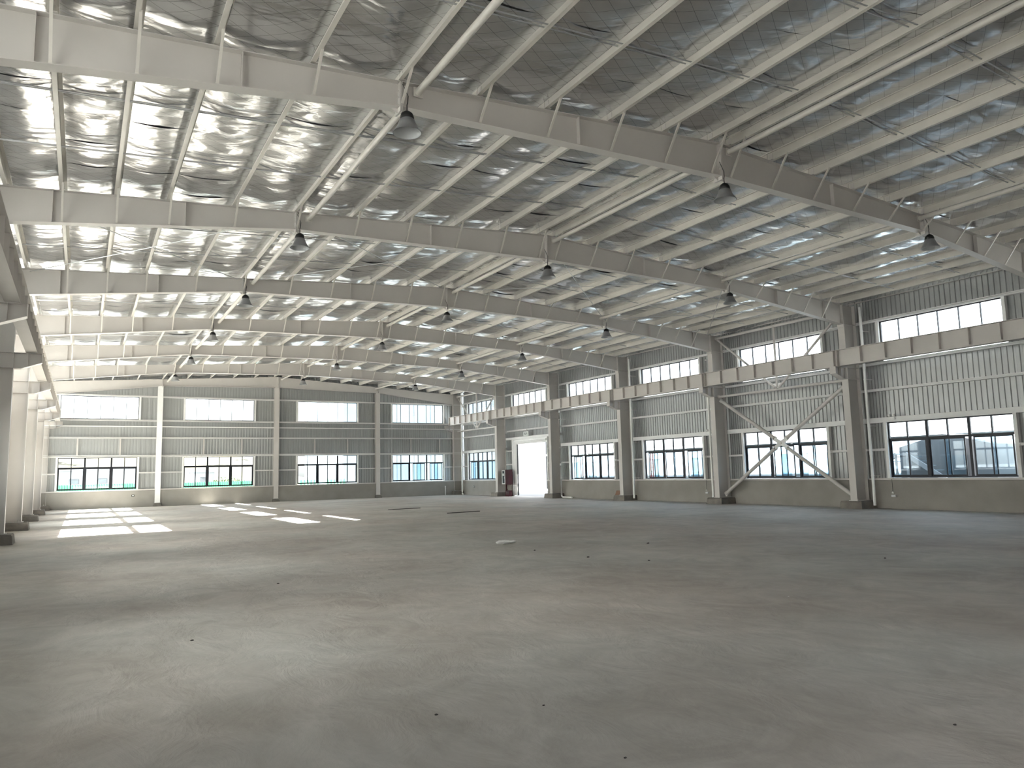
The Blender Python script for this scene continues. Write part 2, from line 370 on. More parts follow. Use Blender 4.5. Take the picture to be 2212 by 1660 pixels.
WR = struct('wall_right', 'long right wall of ribbed grey sheet over a painted concrete plinth')
WL = struct('wall_left', 'left wall of ribbed grey sheet behind the left row of columns')
WF = struct('wall_back', 'far gable wall of ribbed grey sheet over a painted plinth')
WN = struct('wall_front', 'wall behind the viewer with a doorway added to light the near floor')
BAYN = {1: 'bay nearest the camera', 2: 'second bay, behind the crossed braces', 3: 'third bay', 4: 'fourth bay', 5: 'fifth bay, above the doorway', 6: 'sixth bay, beside the far corner'}
def colsplit(f, win):
    a = [0, .8333, WIN0] if win else []
    k = 6
    if win: a = a+[WIN0+(WIN1-WIN0)*j/k for j in range(1, k+1)]+[6.95, B]
    else: a = [B*j/9 for j in range(10)]
    return [f+x for x in a]
for side, wall in (('R', WR), ('L', WL)):
    topz = zt(GX_R)+.345
    for bay in range(-1, 7):
        f = FY[bay]+.15; e = f+B if bay < 6 else YF+.02
        detailed = side == 'R' and bay >= 1
        haswin = bay >= 0
        door = side == 'R' and bay == 5
        me = SHEET4
        if not haswin:
            place_sheet(wall, side, f, f+B/2, 1.17, topz, me); place_sheet(wall, side, f+B/2, e, 1.17, topz, me)
        else:
            ed = colsplit(f, True) if detailed else [f, f+WIN0, f+WIN1, e]
            for a, c in zip(ed[:-1], ed[1:]):
                c = min(c, e); mid = (a+c)/2-f
                inwin = WIN0 < mid < WIN1
                if inwin:
                    place_sheet(wall, side, a, c, Z_UP1+.04, topz, me)
                    place_sheet(wall, side, a, c, (4.2 if door else Z_HEAD+.04), Z_UP0-.02, me)
                    if bay < 1 and side == 'R': place_sheet(wall, side, a, c, 1.17, Z_HEAD+.04, me)
                else: place_sheet(wall, side, a, c, (0 if door else 1.17), topz, me)
        # plinth (broken by the columns), girts, jambs
        if door:
            plinth(wall, side, f+.25, f+WIN0-.1); plinth(wall, side, f+WIN1+.15, e-.3)
        else: plinth(wall, side, f+.25, e-.25)
        b = MB(); wbox(b, side, f-.27, f+.27, -.25, .12, 0, 1.15); part('plinth', b, PLINTH, wall)
        g0, g1 = f+.02, min(e, f+B)-.02
        u0, u1 = f+WIN0, f+WIN1
        for z, h in ((3.42, .20), (4.70, .10), (5.78 if bay != 2 else 5.72, .10), (7.55, .10)) if not door else ((4.18, .16), (4.78, .10), (5.80, .10), (7.55, .10)):
            girt(wall, side, g0, g1, z, h)
        for z in ((2.29,) if not door else (2.29, 3.3)):
            girt(wall, side, g0, u0-.06, z, .09); girt(wall, side, u1+.06, g1, z, .09)
        if haswin:
            for u in (u0-.05, u1+.05):
                post(wall, side, u, 0 if door else 1.19, 4.18 if door else 3.42); post(wall, side, u, Z_UP0, Z_UP1)
            nm = 'right' if side == 'R' else 'left'
            bn = BAYN.get(bay, 'bay behind the camera %s' % ('next to it' if bay == 0 else 'farther back'))
            if not door and (bay >= 1 or side == 'L'): window(side, u0, u1, Z_SILL, Z_HEAD, 'lower sliding window of the %s wall, %s' % (nm, bn), True, side == 'R')
            window(side, u0, u1, Z_UP0, Z_UP1, 'upper six-pane window of the %s wall, %s' % (nm, bn), False)
        if detailed:                                   # eave gutter board above the sheet
            b = MB(); wbox(b, side, f-.1, e-.16, -.02, .10, topz-.16, topz-.02); wbox(b, side, f-.1, e-.16, .10, .13, topz-.18, topz-.14); part('eave_trim', b, STEEL, wall)
# far gable wall
GC = [-3.0, 3.5, 11.43, 19.33, 26.0]
FW = [(-2.45, 2.20), (5.12, 9.84), (13.02, 17.68), (20.61, 25.13)]
FN = ['leftmost', 'second from left', 'third from left', 'rightmost']
for k, (w0, w1) in enumerate(FW):
    a, c = (GC[k]+.16 if k else -4.04), (GC[k+1]-.16 if k < 3 else 27.04)
    n0 = max(1, round((w0-a)/.85)); n1 = 6; n2 = max(1, round((c-w1)/.85))
    a2, c2 = a, c
    a, c = (GC[k] if k else a), (GC[k+1] if k < 3 else c)      # the sheets run on behind the posts
    ed = [a+(w0-a)*j/n0 for j in range(n0)]+[w0+(w1-w0)*j/n1 for j in range(n1)]+[w1+(c-w1)*j/n2 for j in range(n2+1)]
    SF = SHEETF if k < 2 else SHEET4
    for p, q in zip(ed[:-1], ed[1:]):
        top = zt((p+q)/2)+.35; mid = (p+q)/2
        if w0 < mid < w1:
            place_sheet(WF, 'F', p, q, Z_UP1-.02, top, SF); place_sheet(WF, 'F', p, q, Z_HEAD+.02, Z_UP0-.02, SF)
        else: place_sheet(WF, 'F', p, q, 1.17, top, SF)
    a, c = a2, c2
    plinth(WF, 'F', a-.1, c+.1)
    for z, h in ((3.38, .14), (4.64, .10), (5.44, .06), (5.84, .10), (7.50, .10)): girt(WF, 'F', a, c, z, h)
    for z in (2.27,): girt(WF, 'F', a, w0-.06, z, .09); girt(WF, 'F', w1+.06, c, z, .09)
    for u in (w0-.05, w1+.05): post(WF, 'F', u, 1.19, 3.38); post(WF, 'F', u, Z_UP0, 7.5)
    for u in ((a+(c-a)*.36, a+(c-a)*.70)):              # short struts between the girts
        b = MB(); wbox(b, 'F', u-.03, u+.03, .03, .12, 3.52, 4.64); wbox(b, 'F', u-.045, u+.045, .12, .13, 3.52, 4.64); part('girt_strut', b, STEEL, WF)
    window('F', w0, w1, Z_SILL+.02, 3.37, 'lower black-framed window of the far gable wall, %s' % FN[k], True, k == 3)
    window('F', w0, w1, Z_UP0, 7.50, 'upper window of the far gable wall, %s' % FN[k], False)
# wall behind the camera, its unseen doorway added and sized to light the near floor
b = MB(); b.box((4.0, YN-.12, 0), (27.0, YN-.05, 8.45)); part('wall_panel', b, SHEET, WN)
b = MB(); b.box((-4.0, YN-.12, 0), (-2.0, YN-.05, 8.45)); part('wall_panel', b, SHEET, WN)
b = MB(); b.loft([[(-2.0, y, 4.2), (4.0, y, 4.2), (4.0, y, 8.45), (-2.0, y, 8.45)] for y in (YN-.12, YN-.05)]); b.loft([[(-4.0, y, 8.45), (27.0, y, 8.45), (11.5, y, 9.46)] for y in (YN-.12, YN-.05)]); part('wall_panel', b, SHEET, WN)

# ------------------------------------------------------------------ steel columns
def column(i, sidew):
    R = sidew == 'R'; s = 1 if R else -1; xi = XR if R else XL; y = FY[i]
    which = ORD[i-1] if i < 7 else 'corner'
    lab = ('%s steel column of the right row, counted from the camera' % ORD[i-1]) if R else ('%s steel column of the left row, counted from the camera' % ORD[i-1])
    if i == 7: lab = 'steel corner column where the far wall meets the %s wall' % ('right' if R else 'left')
    if i == 2 and R: lab = 'tall steel column at the near foot of the crossed braces'
    if i == 3 and R: lab = 'tall steel column at the far foot of the crossed braces'
    o = thing('steel_column', lab, 'column', (xi+s*.38, y+.15, .30), 'portal frame columns')
    def X(d): return s*(d-.38)                     # d metres outwards from the inner face
    H = zt(xi)-.30
    b = MB(); b.box((X(.0), -.15, 0), (X(.016), .15, H)); b.box((X(.76), -.15, 0), (X(.776), .15, H)); b.box((X(.016), -.006, 0), (X(.76), .006, H)); part('shaft', b, STEEL, o)
    b = MB(); b.box((X(-.05), -.2, 0), (X(.82), .2, .025))
    for dx in (.12, .6):
        for dy in (-.1, .1): b.tube([(X(dx), dy, .02), (X(dx), dy, .09)], .018, 6)
    part('base_plate', b, STEEL, o)
    # crane bracket
    zb0, z1 = 5.27-.30, 5.73-.30
    b = MB()
    b.loft([[(X(0), t, zb0), (X(-.20), t, zb0), (X(-.72), t, zb0+.20), (X(-.72), t, z1), (X(0), t, z1)] if not R else [(X(0), t, zb0), (X(0), t, z1), (X(-.72), t, z1), (X(-.72), t, zb0+.20), (X(-.20), t, zb0)] for t in (-.008, .008)])
    b.box((X(0), -.14, z1), (X(-.74), .14, z1+.018))
    b.loft([[(X(0), t, zb0-.015), (X(-.20), t, zb0-.015), (X(-.20), t, zb0), (X(0), t, zb0)] for t in (-.14, .14)])
    b.loft([[(X(-.20), t, zb0-.015), (X(-.73), t, zb0+.185), (X(-.73), t, zb0+.2), (X(-.20), t, zb0)] for t in (-.14, .14)])
    b.box((X(-.35), -.13, zb0+.07), (X(-.362), .13, z1)); b.box((X(-.72), -.14, zb0+.19), (X(-.732), .14, z1)); part('crane_bracket', b, STEEL, o)
    for z in (5.27-.30, 5.73-.30, 7.55-.30):
        b = MB(); b.box((X(.016), -.14, z), (X(.76), .14, z+.014)); part('stiffener', b, STEEL, o)
    # knee end plate
    b = MB(); b.box((X(-.03), -.15, zb(xi)-.12-.30), (X(0), .15, zt(xi)-.28)); part('end_plate', b, STEEL, o)
    return o
for i in range(1, 8): column(i, 'R'); column(i, 'L')
for k, x in enumerate((3.5, 11.43, 19.33)):
    o = thing('gable_post', ['left gable post between the first two far windows', 'middle gable post under the ridge on the far wall', 'right gable post of the far wall'][k], 'column', (x, FY[7]+.14, .23), 'posts of the far gable')
    H = zb(x)-.23
    b = MB(); b.box((-.17, -.14, 0), (.17, -.125, H)); b.box((-.17, .125, 0), (.17, .14, H)); b.box((-.006, -.125, 0), (.006, .125, H)); part('shaft', b, WHITEP if k == 0 else STEEL, o)
    b = MB(); b.box((-.20, -.16, 0), (.20, .16, .02)); part('base_plate', b, STEEL, o)
    b = MB(); b.box((-.17, -.13, H-.02), (.17, .13, H)); part('cap_plate', b, STEEL, o)

# ------------------------------------------------------------------ rafters
SPL = [3.6, 11.5, 19.4]
def seg(x0, x1):
    b = MB(); w2 = .12; t = .014
    def quad(xa, xb, f0, f1, y0, y1):
        b.loft([[(xa, y0, f0(xa)), (xa, y1, f0(xa)), (xa, y1, f1(xa)), (xa, y0, f1(xa))], [(xb, y0, f0(xb)), (xb, y1, f0(xb)), (xb, y1, f1(xb)), (xb, y0, f1(xb))]])
    quad(x0, x1, zb, lambda x: zb(x)+t, -w2, w2); quad(x0, x1, lambda x: zt(x)-t, zt, -w2, w2); quad(x0, x1, lambda x: zb(x)+t, lambda x: zt(x)-t, -.006, .006)
    return b
SEGM = [seg(a, c).mesh('rafter_segment', STEEL) for a, c in ((-2.97, 3.59), (3.61, 11.49), (11.51, 19.39), (19.41, 25.97))]
def splice(x):
    b = MB()
    for s in (-1, 1):
        b.box((x+s*.004, -.13, zb(x)-.09), (x+s*.024, .13, zt(x)-.02))
        for z in (zb(x)+.03, zb(x)+.18, zt(x)-.18):
            for y in (-.075, .075): b.tube([(x+s*.02, y, z), (x+s*.045, y, z)], .016, 6)
        b.loft([[(x+s*.024, t, zb(x)-.09), (x+s*.024, t, zb(x)), (x+s*.16, t, zb(x))] for t in (-.006, .006)])
    return b.mesh('splice_plate', STEEL)
SPLM = [splice(x) for x in SPL]
def fly(x):
    b = MB(); L = [(-.022, -.003), (.022, -.003), (.022, .003), (-.016, .003), (-.016, .03), (-.022, .03)]
    b.sweep(L, (x, -.62, zt(x)+.03), (x, -.10, zb(x)+.03), (0, 1, 0)); b.sweep([(-.025, -.01), (.025, -.01), (.025, .01), (-.025, .01)], (x, -.12, zb(x)+.016), (x, -.02, zb(x)+.06))
    return b.mesh('fly_brace', PURL)
FLYM = [fly(x) for x in PALL[1:-1]]
STFM = []
for x in (-1.9, .9, 7.5, 15.5, 22.1, 24.9):
    b = MB(); b.box((x-.006, -.11, zb(x)+.02), (x+.006, .11, zt(x)-.02)); STFM.append(b.mesh('web_stiffener', STEEL))
RL = ['broad steel rafter crossing the top of the view, nearest the camera'] + ['%s steel rafter from the camera, spanning column to column' % ORD[k] for k in range(1, 6)] + ['gable rafter lying on the posts of the far wall']
for i in range(1, 8):
    o = thing('portal_rafter', RL[i-1], 'rafter', (0, FY[i]+.12, 0), 'portal frame rafters')
    for mm in SEGM: link('rafter_segment', mm, o)
    for mm in SPLM: link('splice_plate', mm, o)
    if i < 7:
        for mm in FLYM: link('fly_brace', mm, o)
        for mm in STFM: link('web_stiffener', mm, o)

# ------------------------------------------------------------------ purlins with sag rods
ZP = [(0, 0), (-.07, 0), (-.07, .022), (-.064, .022), (-.064, .006), (0, .006), (0, .2), (.07, .2), (.07, .178), (.064, .178), (.064, .194), (.006, .194), (.006, 0)]
def pur(L, flip):
    b = MB(); s = -1 if flip else 1
    rings = [[(s*x, y, z) for x, z in (ZP if not flip else ZP[::-1])] for y in (0, L)]
    b.loft(rings); return b.mesh('roof_purlin', PURL)
PM = {(False): pur(B-.01, False), (True): pur(B-.01, True)}
PMl = {(False): pur(.5, False), (True): pur(.5, True)}
def rodm(dx, dz):
    b = MB(); b.tube([(0, 0, .07), (dx, 0, .07+dz)], .013, 6); b.tube([(0, .16, .12), (dx, .16, .12+dz)], .013, 6); return b.mesh('sag_rod', GALV)
RODM = {}
SPAN = {0: 'ahead of the nearest rafter', **{k: 'between the %s and %s rafters' % (ORD[k-1], ORD[k]) for k in range(1, 6)}, 6: 'between the sixth rafter and far gable'}
CLEAT = MB(); CLEAT.box((-.06, -.05, 0), (.06, .05, .008)); CLEAT.box((-.012, -.05, .008), (-.004, .05, .17)); CLEATM = CLEAT.mesh('purlin_cleat', STEEL)
for bay in range(0, 7):
    for k, x in enumerate(PALL):
        left = k < 11; pos = (10-k) if left else (k-11)
        nm = 'eave' if pos == 10 else ('ridge' if pos == 0 else ORD[pos])
        slope = 'left' if left else 'right'
        lab = ('%s purlin of the %s roof slope, %s' % (nm, slope, SPAN[bay])) if pos in (0, 10) else ('%s purlin down the %s slope from the ridge, %s' % (nm, slope, SPAN[bay]))
        o = link('roof_purlin', PM[not left], None, (x, FY[bay]+.12, zt(x)+.006)); tag(o, lab, 'purlin', 'roof purlins')
        link('purlin_cleat', CLEATM, o, (0, B-.12, 0))
        if pos > 0:                                      # rods up to the next purlin
            nx_ = PALL[k+1] if left else PALL[k-1]; dx = nx_-x; dz = zt(nx_)-zt(x)
            if k not in RODM: RODM[k] = rodm(dx, dz)
            for yy in (2.45, 4.95): link('sag_rod', RODM[k], o, (0, yy, 0))
# strut tubes under the purlins along ridge and quarter lines
b = MB(); b.tube([(0, .14, 0), (0, B-.14, 0)], .065, 12); b.box((-.09, .125, -.09), (.09, .14, .09)); b.box((-.09, B-.14, -.09), (.09, B-.125, .09)); TUBM = b.mesh('strut_tube', PURL, True)
for bay in range(0, 7):
    for k, x in enumerate((3.92, 11.74, 19.15)):
        o = link('strut_tube', TUBM, None, (x, FY[bay]+.12, zt(x)-.17)); tag(o, '%s round strut tube under the purlins, %s' % (('left', 'ridge', 'right')[k], SPAN[bay]), 'tube', 'round strut tubes')
# roof bracing rods, second bay
ys = (FY[2]+.3, FY[3]-.05); n = 0
for a, c in ((-2.7, 3.4), (3.8, 11.3), (11.7, 19.2), (19.6, 25.7)):
    n += 1
    for q, (ya, yb) in enumerate((ys, ys[::-1])):
        b = MB(); b.tube([(a, ya, zt(a)-.06-.05*q), ((a+c)/2, (ya+yb)/2, (zt(a)+zt(c))/2-.09-.05*q), (c, yb, zt(c)-.06-.05*q)], .012, 6)
        o = link('bracing_rod', b.mesh('bracing_rod', GALV)); tag(o, 'thin steel roof bracing rod, %s panel from the left wall, %s diagonal of the cross' % (['first', 'second', 'third', 'fourth'][n-1], ('first', 'second')[q]), 'rod', 'roof bracing rods')

# ------------------------------------------------------------------ crane beams
def crane(side, bay):
    x = 25.60 if side == 'R' else -2.55; s = 1 if side == 'R' else -1
    y0 = FY[bay]+.155; L = B-.01 if bay < 6 else B-.2
    nmb = ORD[bay-1]
    o = thing('crane_beam', '%s length of crane runway beam along the %s columns, counted from the camera' % (nmb, 'right' if s > 0 else 'left'), 'beam', (x, y0, 5.752), 'crane runway beams')
    b = MB(); H = .68
    b.box((-.15, 0, 0), (.15, L, .014)); b.box((-.17, 0, H-.016), (.17, L, H)); b.box((-.006, 0, .014), (.006, L, H-.016)); part('beam_body', b, STEEL, o)
    n = 7
    for k in range(n+1):
        y = .08+(L-.16)*k/n
        b = MB()
        for sx in (-1, 1): b.loft([[(sx*.006, y+t, .014 if k in (0, n) else .07), (sx*.14, y+t, .014 if k in (0, n) else .07), (sx*.14, y+t, H-.016), (sx*.006, y+t, H-.016)] for t in (-.008, .008)])
        part('stiffener', b, STEEL, o)
    return o
for bay in range(1, 7): crane('R', bay); crane('L', bay)

# ------------------------------------------------------------------ wall bracing of the right side
def strut(name, p0, p1, r, label, cat='brace', group=None, n=14):
    p0 = Vector(p0); p1 = Vector(p1); d = (p1-p0).normalized()
    b = MB(); b.tube([p0, p1], r, n); o = link(name, b.mesh(name, STEEL, True)); tag(o, label, cat, group)
    b = MB()
    for p, sg in ((p0, -1), (p1, 1)): b.sweep([(-.008, -r*1.3), (.008, -r*1.3), (.008, r*1.3), (-.008, r*1.3)], p-d*.05*sg, p+d*.12*sg, (0, 0, 1))
    part('end_plate', b, STEEL, o); return o
XB = 26.36
ya, yb = FY[2]+.42, FY[3]-.12; yc, zc = (ya+yb)/2, 2.80
b = MB(); q = .42
pts = [(-.5, .36), (-.42, .46), (0, .16), (.42, .46), (.5, .36), (.2, 0), (.5, -.36), (.42, -.46), (0, -.16), (-.42, -.46), (-.5, -.36), (-.2, 0)]
b.loft([[(XB+t, yc+a, zc+c*.68) for a, c in pts] for t in (-.02, .02)])
o = link('gusset_plate', b.mesh('gusset_plate', WHITEP)); tag(o, 'white gusset plate where the crossed wall braces meet', 'plate')
b = MB(); b.tube([(XB-.02, yc, zc), (XB-.04, yc, zc)], .05, 12); part('bolt_head', b, STEEL, o)
for (y, z, lab) in ((ya, 5.05, 'upper right arm of the crossed brace on the right wall'), (yb, 5.05, 'upper left arm of the crossed brace on the right wall'), (ya, .50, 'lower right arm of the crossed brace on the right wall'), (yb, .50, 'lower left arm of the crossed brace on the right wall')):
    d = Vector((0, y-yc, z-zc)).normalized()
    strut('wall_brace', Vector((XB, yc, zc))+d*.42, (XB, y, z), .085, lab, 'brace', 'arms of the crossed wall brace')
for bay, nm in ((2, 'second bay'), (6, 'last bay')):
    ya, yb = FY[bay]+.42, FY[bay+1]-.10; yc = (ya+yb)/2; zc = 5.28; top = 8.12
    strut('upper_brace', (XB, ya, top), (XB, yc-.10, zc+.06), .055, 'near leg of the upper V brace, right wall, %s' % nm)
    strut('upper_brace', (XB, yb, top), (XB, yc+.10, zc+.06), .055, 'far leg of the upper V brace, right wall, %s' % nm)
    strut('upper_brace', (XB, yc, top+.05), (XB, yc, zc+.1), .055, 'upright post of the upper V brace, right wall, %s' % nm)
    strut('tie_tube', (XB, ya-.1, zc-.02), (XB, yb+.1, zc-.02), .06, 'level tie tube under the upper V brace, right wall, %s' % nm, 'tube')
    b = MB(); b.loft([[(XB+t, yc-.32, zc+.26), (XB+t, yc+.32, zc+.26), (XB+t, yc+.10, zc-.07), (XB+t, yc-.10, zc-.07)] for t in (-.012, .012)])
    o = link('gusset_plate', b.mesh('gusset_plate', WHITEP)); tag(o, 'white gusset plate at the foot of the V brace, %s' % nm, 'plate')
    strut('eave_tube', (XB, ya-.1, 8.20), (XB, yb+.1, 8.20), .065, 'round eave strut at the top of the right wall, %s' % nm, 'tube')

# ------------------------------------------------------------------ downpipes
def downpipe(y, label, elbow=0, z1=8.2, x=26.45):
    pts = [(x, y, z1), (x, y, .22 if elbow else .12)]
    if elbow: pts += [(x, y-.03*elbow, .12), (x, y-.12*elbow, .07), (x, y-.30*elbow, .055), (x-.05, y-1.25*elbow, .055)]
    b = MB(); b.tube(pts, .055, 12); o = link('downpipe', b.mesh('downpipe', PVC, True)); tag(o, label, 'pipe', 'white downpipes')
    for z in (1.3, 3.3, 5.2, 7.2):
        b = MB(); b.lathe([(.057, -.02), (.066, -.02), (.066, .02), (.057, .02)], (x, y, z), 12); b.box((x, y-.01, z-.01), (x+.5, y+.01, z+.01)); part('pipe_clip', b, PVC, o)
    for z in (2.2, 5.7):
        b = MB(); b.lathe([(.056, -.06), (.063, -.06), (.063, .06), (.056, .06)], (x, y, z), 12); part('pipe_socket', b, PVC, o)
downpipe(FY[2]-.45, 'white downpipe left of the nearest wall window')
downpipe(FY[3]+.62, 'white downpipe at the far foot of the crossed braces', 0, 6.6, 26.2)
downpipe(FY[4]-.42, 'white downpipe beside the fourth column, left of the third-bay window')
downpipe(FY[5]-.42, 'white downpipe with a long foot bent along the floor', 1)
downpipe(FY[7]-.55, 'white downpipe in the far right corner', .25)

# ------------------------------------------------------------------ high-bay lamps
def lamp_meshes():
    b = MB(); b.lathe([(.0, .0), (.035, .0), (.06, -.015), (.10, -.05), (.118, -.09), (.125, -.14), (.12, -.15), (.0, -.15)], n=24); body = b.mesh('lamp_body', BLACK, True)
    b = MB(); b.lathe([(.115, -.15), (.135, -.17), (.155, -.23), (.185, -.30), (.225, -.36), (.248, -.39), (.252, -.405), (.246, -.405)], n=28); shade = b.mesh('lamp_shade', ALU, True)
    b = MB(); b.lathe([(.244, -.404), (.220, -.362), (.180, -.302), (.150, -.232), (.128, -.175), (.0, -.165)], n=28); inner = b.mesh('reflector', LAMPIN, True)
    b = MB(); b.tube([(0, 0, -.01), (0, 0, .12), (.012, 0, .16), (.03, .02, .30)], .010, 6); b.tube([(.03, .02, .30), (-.06, .05, .52)], .007, 6); cord = b.mesh('lamp_cord', BLACK)
    return body, shade, inner, cord
LM = lamp_meshes()
for i in range(1, 7):
    for k, x in enumerate((3.66, 11.41, 19.38)):
        z = 8.17 if k != 1 else 8.24
        o = thing('high_bay_lamp', '%s black-topped bell lamp under the %s rafter from the camera' % (('left', 'middle', 'right')[k], ORD[i-1] if i > 1 else 'nearest'), 'lamp', (x, FY[i]-.12, z), 'high bay lamps')
        if i == 1: o['label'] = '%s black-topped bell lamp under the nearest rafter' % ('left', 'middle', 'right')[k]
        for nm, me in zip(('lamp_body', 'lamp_shade', 'reflector', 'lamp_cord'), LM): link(nm, me, o)

# ------------------------------------------------------------------ doorway in the fifth bay
f5 = FY[5]+.15; d0, d1 = f5+WIN0, f5+WIN1
b = MB(); wbox(b, 'R', d0-.02, d0+.06, -.10, .12, 0, 4.18); wbox(b, 'R', d1-.06, d1+.02, -.10, .12, 0, 4.18); wbox(b, 'R', d0, d1, -.10, .12, 4.08, 4.20)
DOOR = struct('door_1', 'tall open doorway with white frame in the right wall', b, WHITEP)
b = MB(); wbox(b, 'R', d1-.55, d1-.10, .13, .17, .06, 4.0)
for z in (.1, 1.4, 2.7, 3.9): wbox(b, 'R', d1-.55, d1-.10, .17, .185, z, z+.06)
part('door_leaf', b, WHITEP, DOOR)
b = MB(); wbox(b, 'R', d1-.66, d1-.56, .06, .13, .06, 4.02); part('door_edge', b, BLACK, DOOR)
b = MB(); wbox(b, 'R', d0, d1-.5, .13, .24, 3.92, 4.06); wbox(b, 'R', d0, d1-.5, .12, .14, 3.80, 3.92); part('door_track', b, WHITEP, DOOR)
# exit sign over the door
yS = 46.2
o = link('exit_sign', MB().box((26.70, yS-.34, 4.36), (26.76, yS+.34, 4.66)).mesh('exit_sign', SIGNW)); tag(o, 'small white sign with dark strokes above the open doorway', 'sign')
b = MB()
for a, c, za, zb_ in ((-.22, -.19, 4.42, 4.60), (-.19, -.10, 4.56, 4.60), (-.19, -.10, 4.49, 4.52), (-.12, -.09, 4.42, 4.52), (-.02, .01, 4.42, 4.60), (.01, .08, 4.57, 4.60), (.07, .10, 4.50, 4.60), (.01, .10, 4.47, 4.50), (.17, .20, 4.42, 4.60)):
    b.box((26.692, yS-c, za), (26.70, yS-a, zb_))
part('sign_strokes', b, SIGND, o)
b = MB(); b.box((26.76, yS-.02, 4.5), (26.80, yS+.02, 4.85)); part('hanger', b, STEEL, o)
# red hydrant cabinet beside the doorway
o = thing('hydrant_cabinet', 'dark red fire hydrant cabinet left of the open doorway', 'cabinet', (26.40, 48.62, 0))
b = MB(); b.box((-.12, -.58, .86), (.16, .50, 1.96)); part('cabinet_body', b, RED, o)
b = MB()
for a, c, za, zb_ in ((.02, .50, .88, .96), (.02, .50, 1.86, 1.94), (.02, .10, .96, 1.86), (.42, .50, .96, 1.86)): b.box((-.14, a, za), (-.12, c, zb_))
part('door_frame', b, SIGNW, o)
b = MB(); b.box((-.13, .10, .96), (-.122, .42, 1.86)); part('door_glass', b, EXTGL, o)
b = MB(); b.box((-.135, .18, 1.50), (-.13, .40, 1.68)); part('notice', b, SIGNW, o)
b = MB(); b.box((-.145, .13, 1.30), (-.13, .16, 1.42)); part('handle', b, GALV, o)
b = MB(); b.tube([(.0, .10, 0), (.0, .10, .86)], .05, 10); b.tube([(.0, .10, .5), (.1, .10, .5)], .04, 8); part('riser_pipe', b, RED, o)
o = thing('extinguisher_box', 'low red box with white marks under the hydrant cabinet', 'box', (26.38, 48.32, 0))
b = MB(); b.box((-.13, -.27, 0), (.13, .27, .40)); b.box((-.14, -.28, .40), (.14, .28, .43)); part('box_body', b, RED, o)
b = MB()
for y in (-.12, .04, .14):
    for z in (.10, .22, .31): b.box((-.137, y-.03, z), (-.13, y+.025, z+.018)); 
part('white_marks', b, SIGNW, o)
# boxes and planks beside the fourth column
o = thing('plywood_stack', 'dark plywood offcuts leaning beside the fourth column', 'boards', (26.45, FY[4]+1.0, 0))
for k in range(4):
    b = MB(); b.loft([[(-.25+k*.05, y, .0), (-.22+k*.05, y, .0), (.02+k*.045, y, .55-.05*k), (-.01+k*.045, y, .55-.05*k)] for y in (-.35+.05*k, .20+.03*k)]); part('board', b, TIMBER, o)

# ------------------------------------------------------------------ small fittings on the right wall
def twin_light(y, z, label):
    o = thing('emergency_light', label, 'light', (26.78, y, z))
    b = MB(); b.box((-.07, -.12, 0), (.02, .12, .10)); b.box((-.075, -.05, .02), (-.07, .05, .06)); part('battery_box', b, PVC, o)
    for s in (-1, 1):
        b = MB(); b.lathe([(0, -.055), (.035, -.05), (.055, -.02), (.058, .03), (.045, .055), (0, .06)], (-.05, s*.10, .17), 14); b.tube([(-.03, s*.07, .09), (-.05, s*.10, .13)], .012, 6); part('lamp_head', b, PVC, o)
twin_light(18.05, 3.50, 'white twin-headed emergency light at the left end of the nearest window head')
twin_light(28.05, 3.50, 'white twin-headed emergency light near the third column, above its window')
twin_light(50.2, 5.1, 'white twin-headed emergency light high in the far right bay')
def hang_bulb(y, label):
    o = thing('hanging_switch', label, 'switch', (26.66, y, .55))
    b = MB(); b.tube([(0, 0, .10), (.0, 0, .62)], .006, 6); part('cord', b, BLACK, o)
    b = MB(); b.lathe([(0, .03), (.03, .04), (.042, .075), (.03, .11), (0, .12)], n=12); part('bulb', b, PVC, o)
    b = MB(); b.box((-.03, -.12, -.09), (.03, .06, -.01)); b.box((-.035, -.09, -.07), (-.03, .03, -.03)); part('switch_box', b, GALV, o)
hang_bulb(18.2, 'white bulb and switch box hanging on the plinth under the nearest window')
hang_bulb(28.35, 'white bulb and switch box hanging on the plinth in the third bay')
def socket(x, y, z, label, fx=True):
    b = MB(); b.box((x-.025, y-.09, z-.07), (x, y+.09, z+.07)) if fx else b.box((x-.09, y-.025, z-.07), (x+.09, y, z+.07))
    o = link('wall_socket', b.mesh('wall_socket', STONE)); tag(o, label, 'socket')
    b = MB(); b.box((x-.032, y-.05, z-.03), (x-.025, y+.05, z+.03)) if fx else b.box((x-.05, y-.032, z-.03), (x+.05, y-.025, z+.03)); part('cover', b, GALV, o)
socket(26.72, 54.6, .66, 'dark wall socket on the pale plinth of the last right bay')
socket(2.0, 56.87, .78, 'dark wall socket on the far plinth under the leftmost window', False)
b = MB(); b.tube([(25.15, 56.80, 0), (25.15, 56.80, .75)], .035, 10); b.lathe([(.036, -.03), (.045, -.03), (.045, .03), (.036, .03)], (25.15, 56.80, .72), 10)
o = link('conduit_stub', b.mesh('conduit_stub', PVC)); tag(o, 'short white conduit stub standing in front of the far wall', 'pipe')

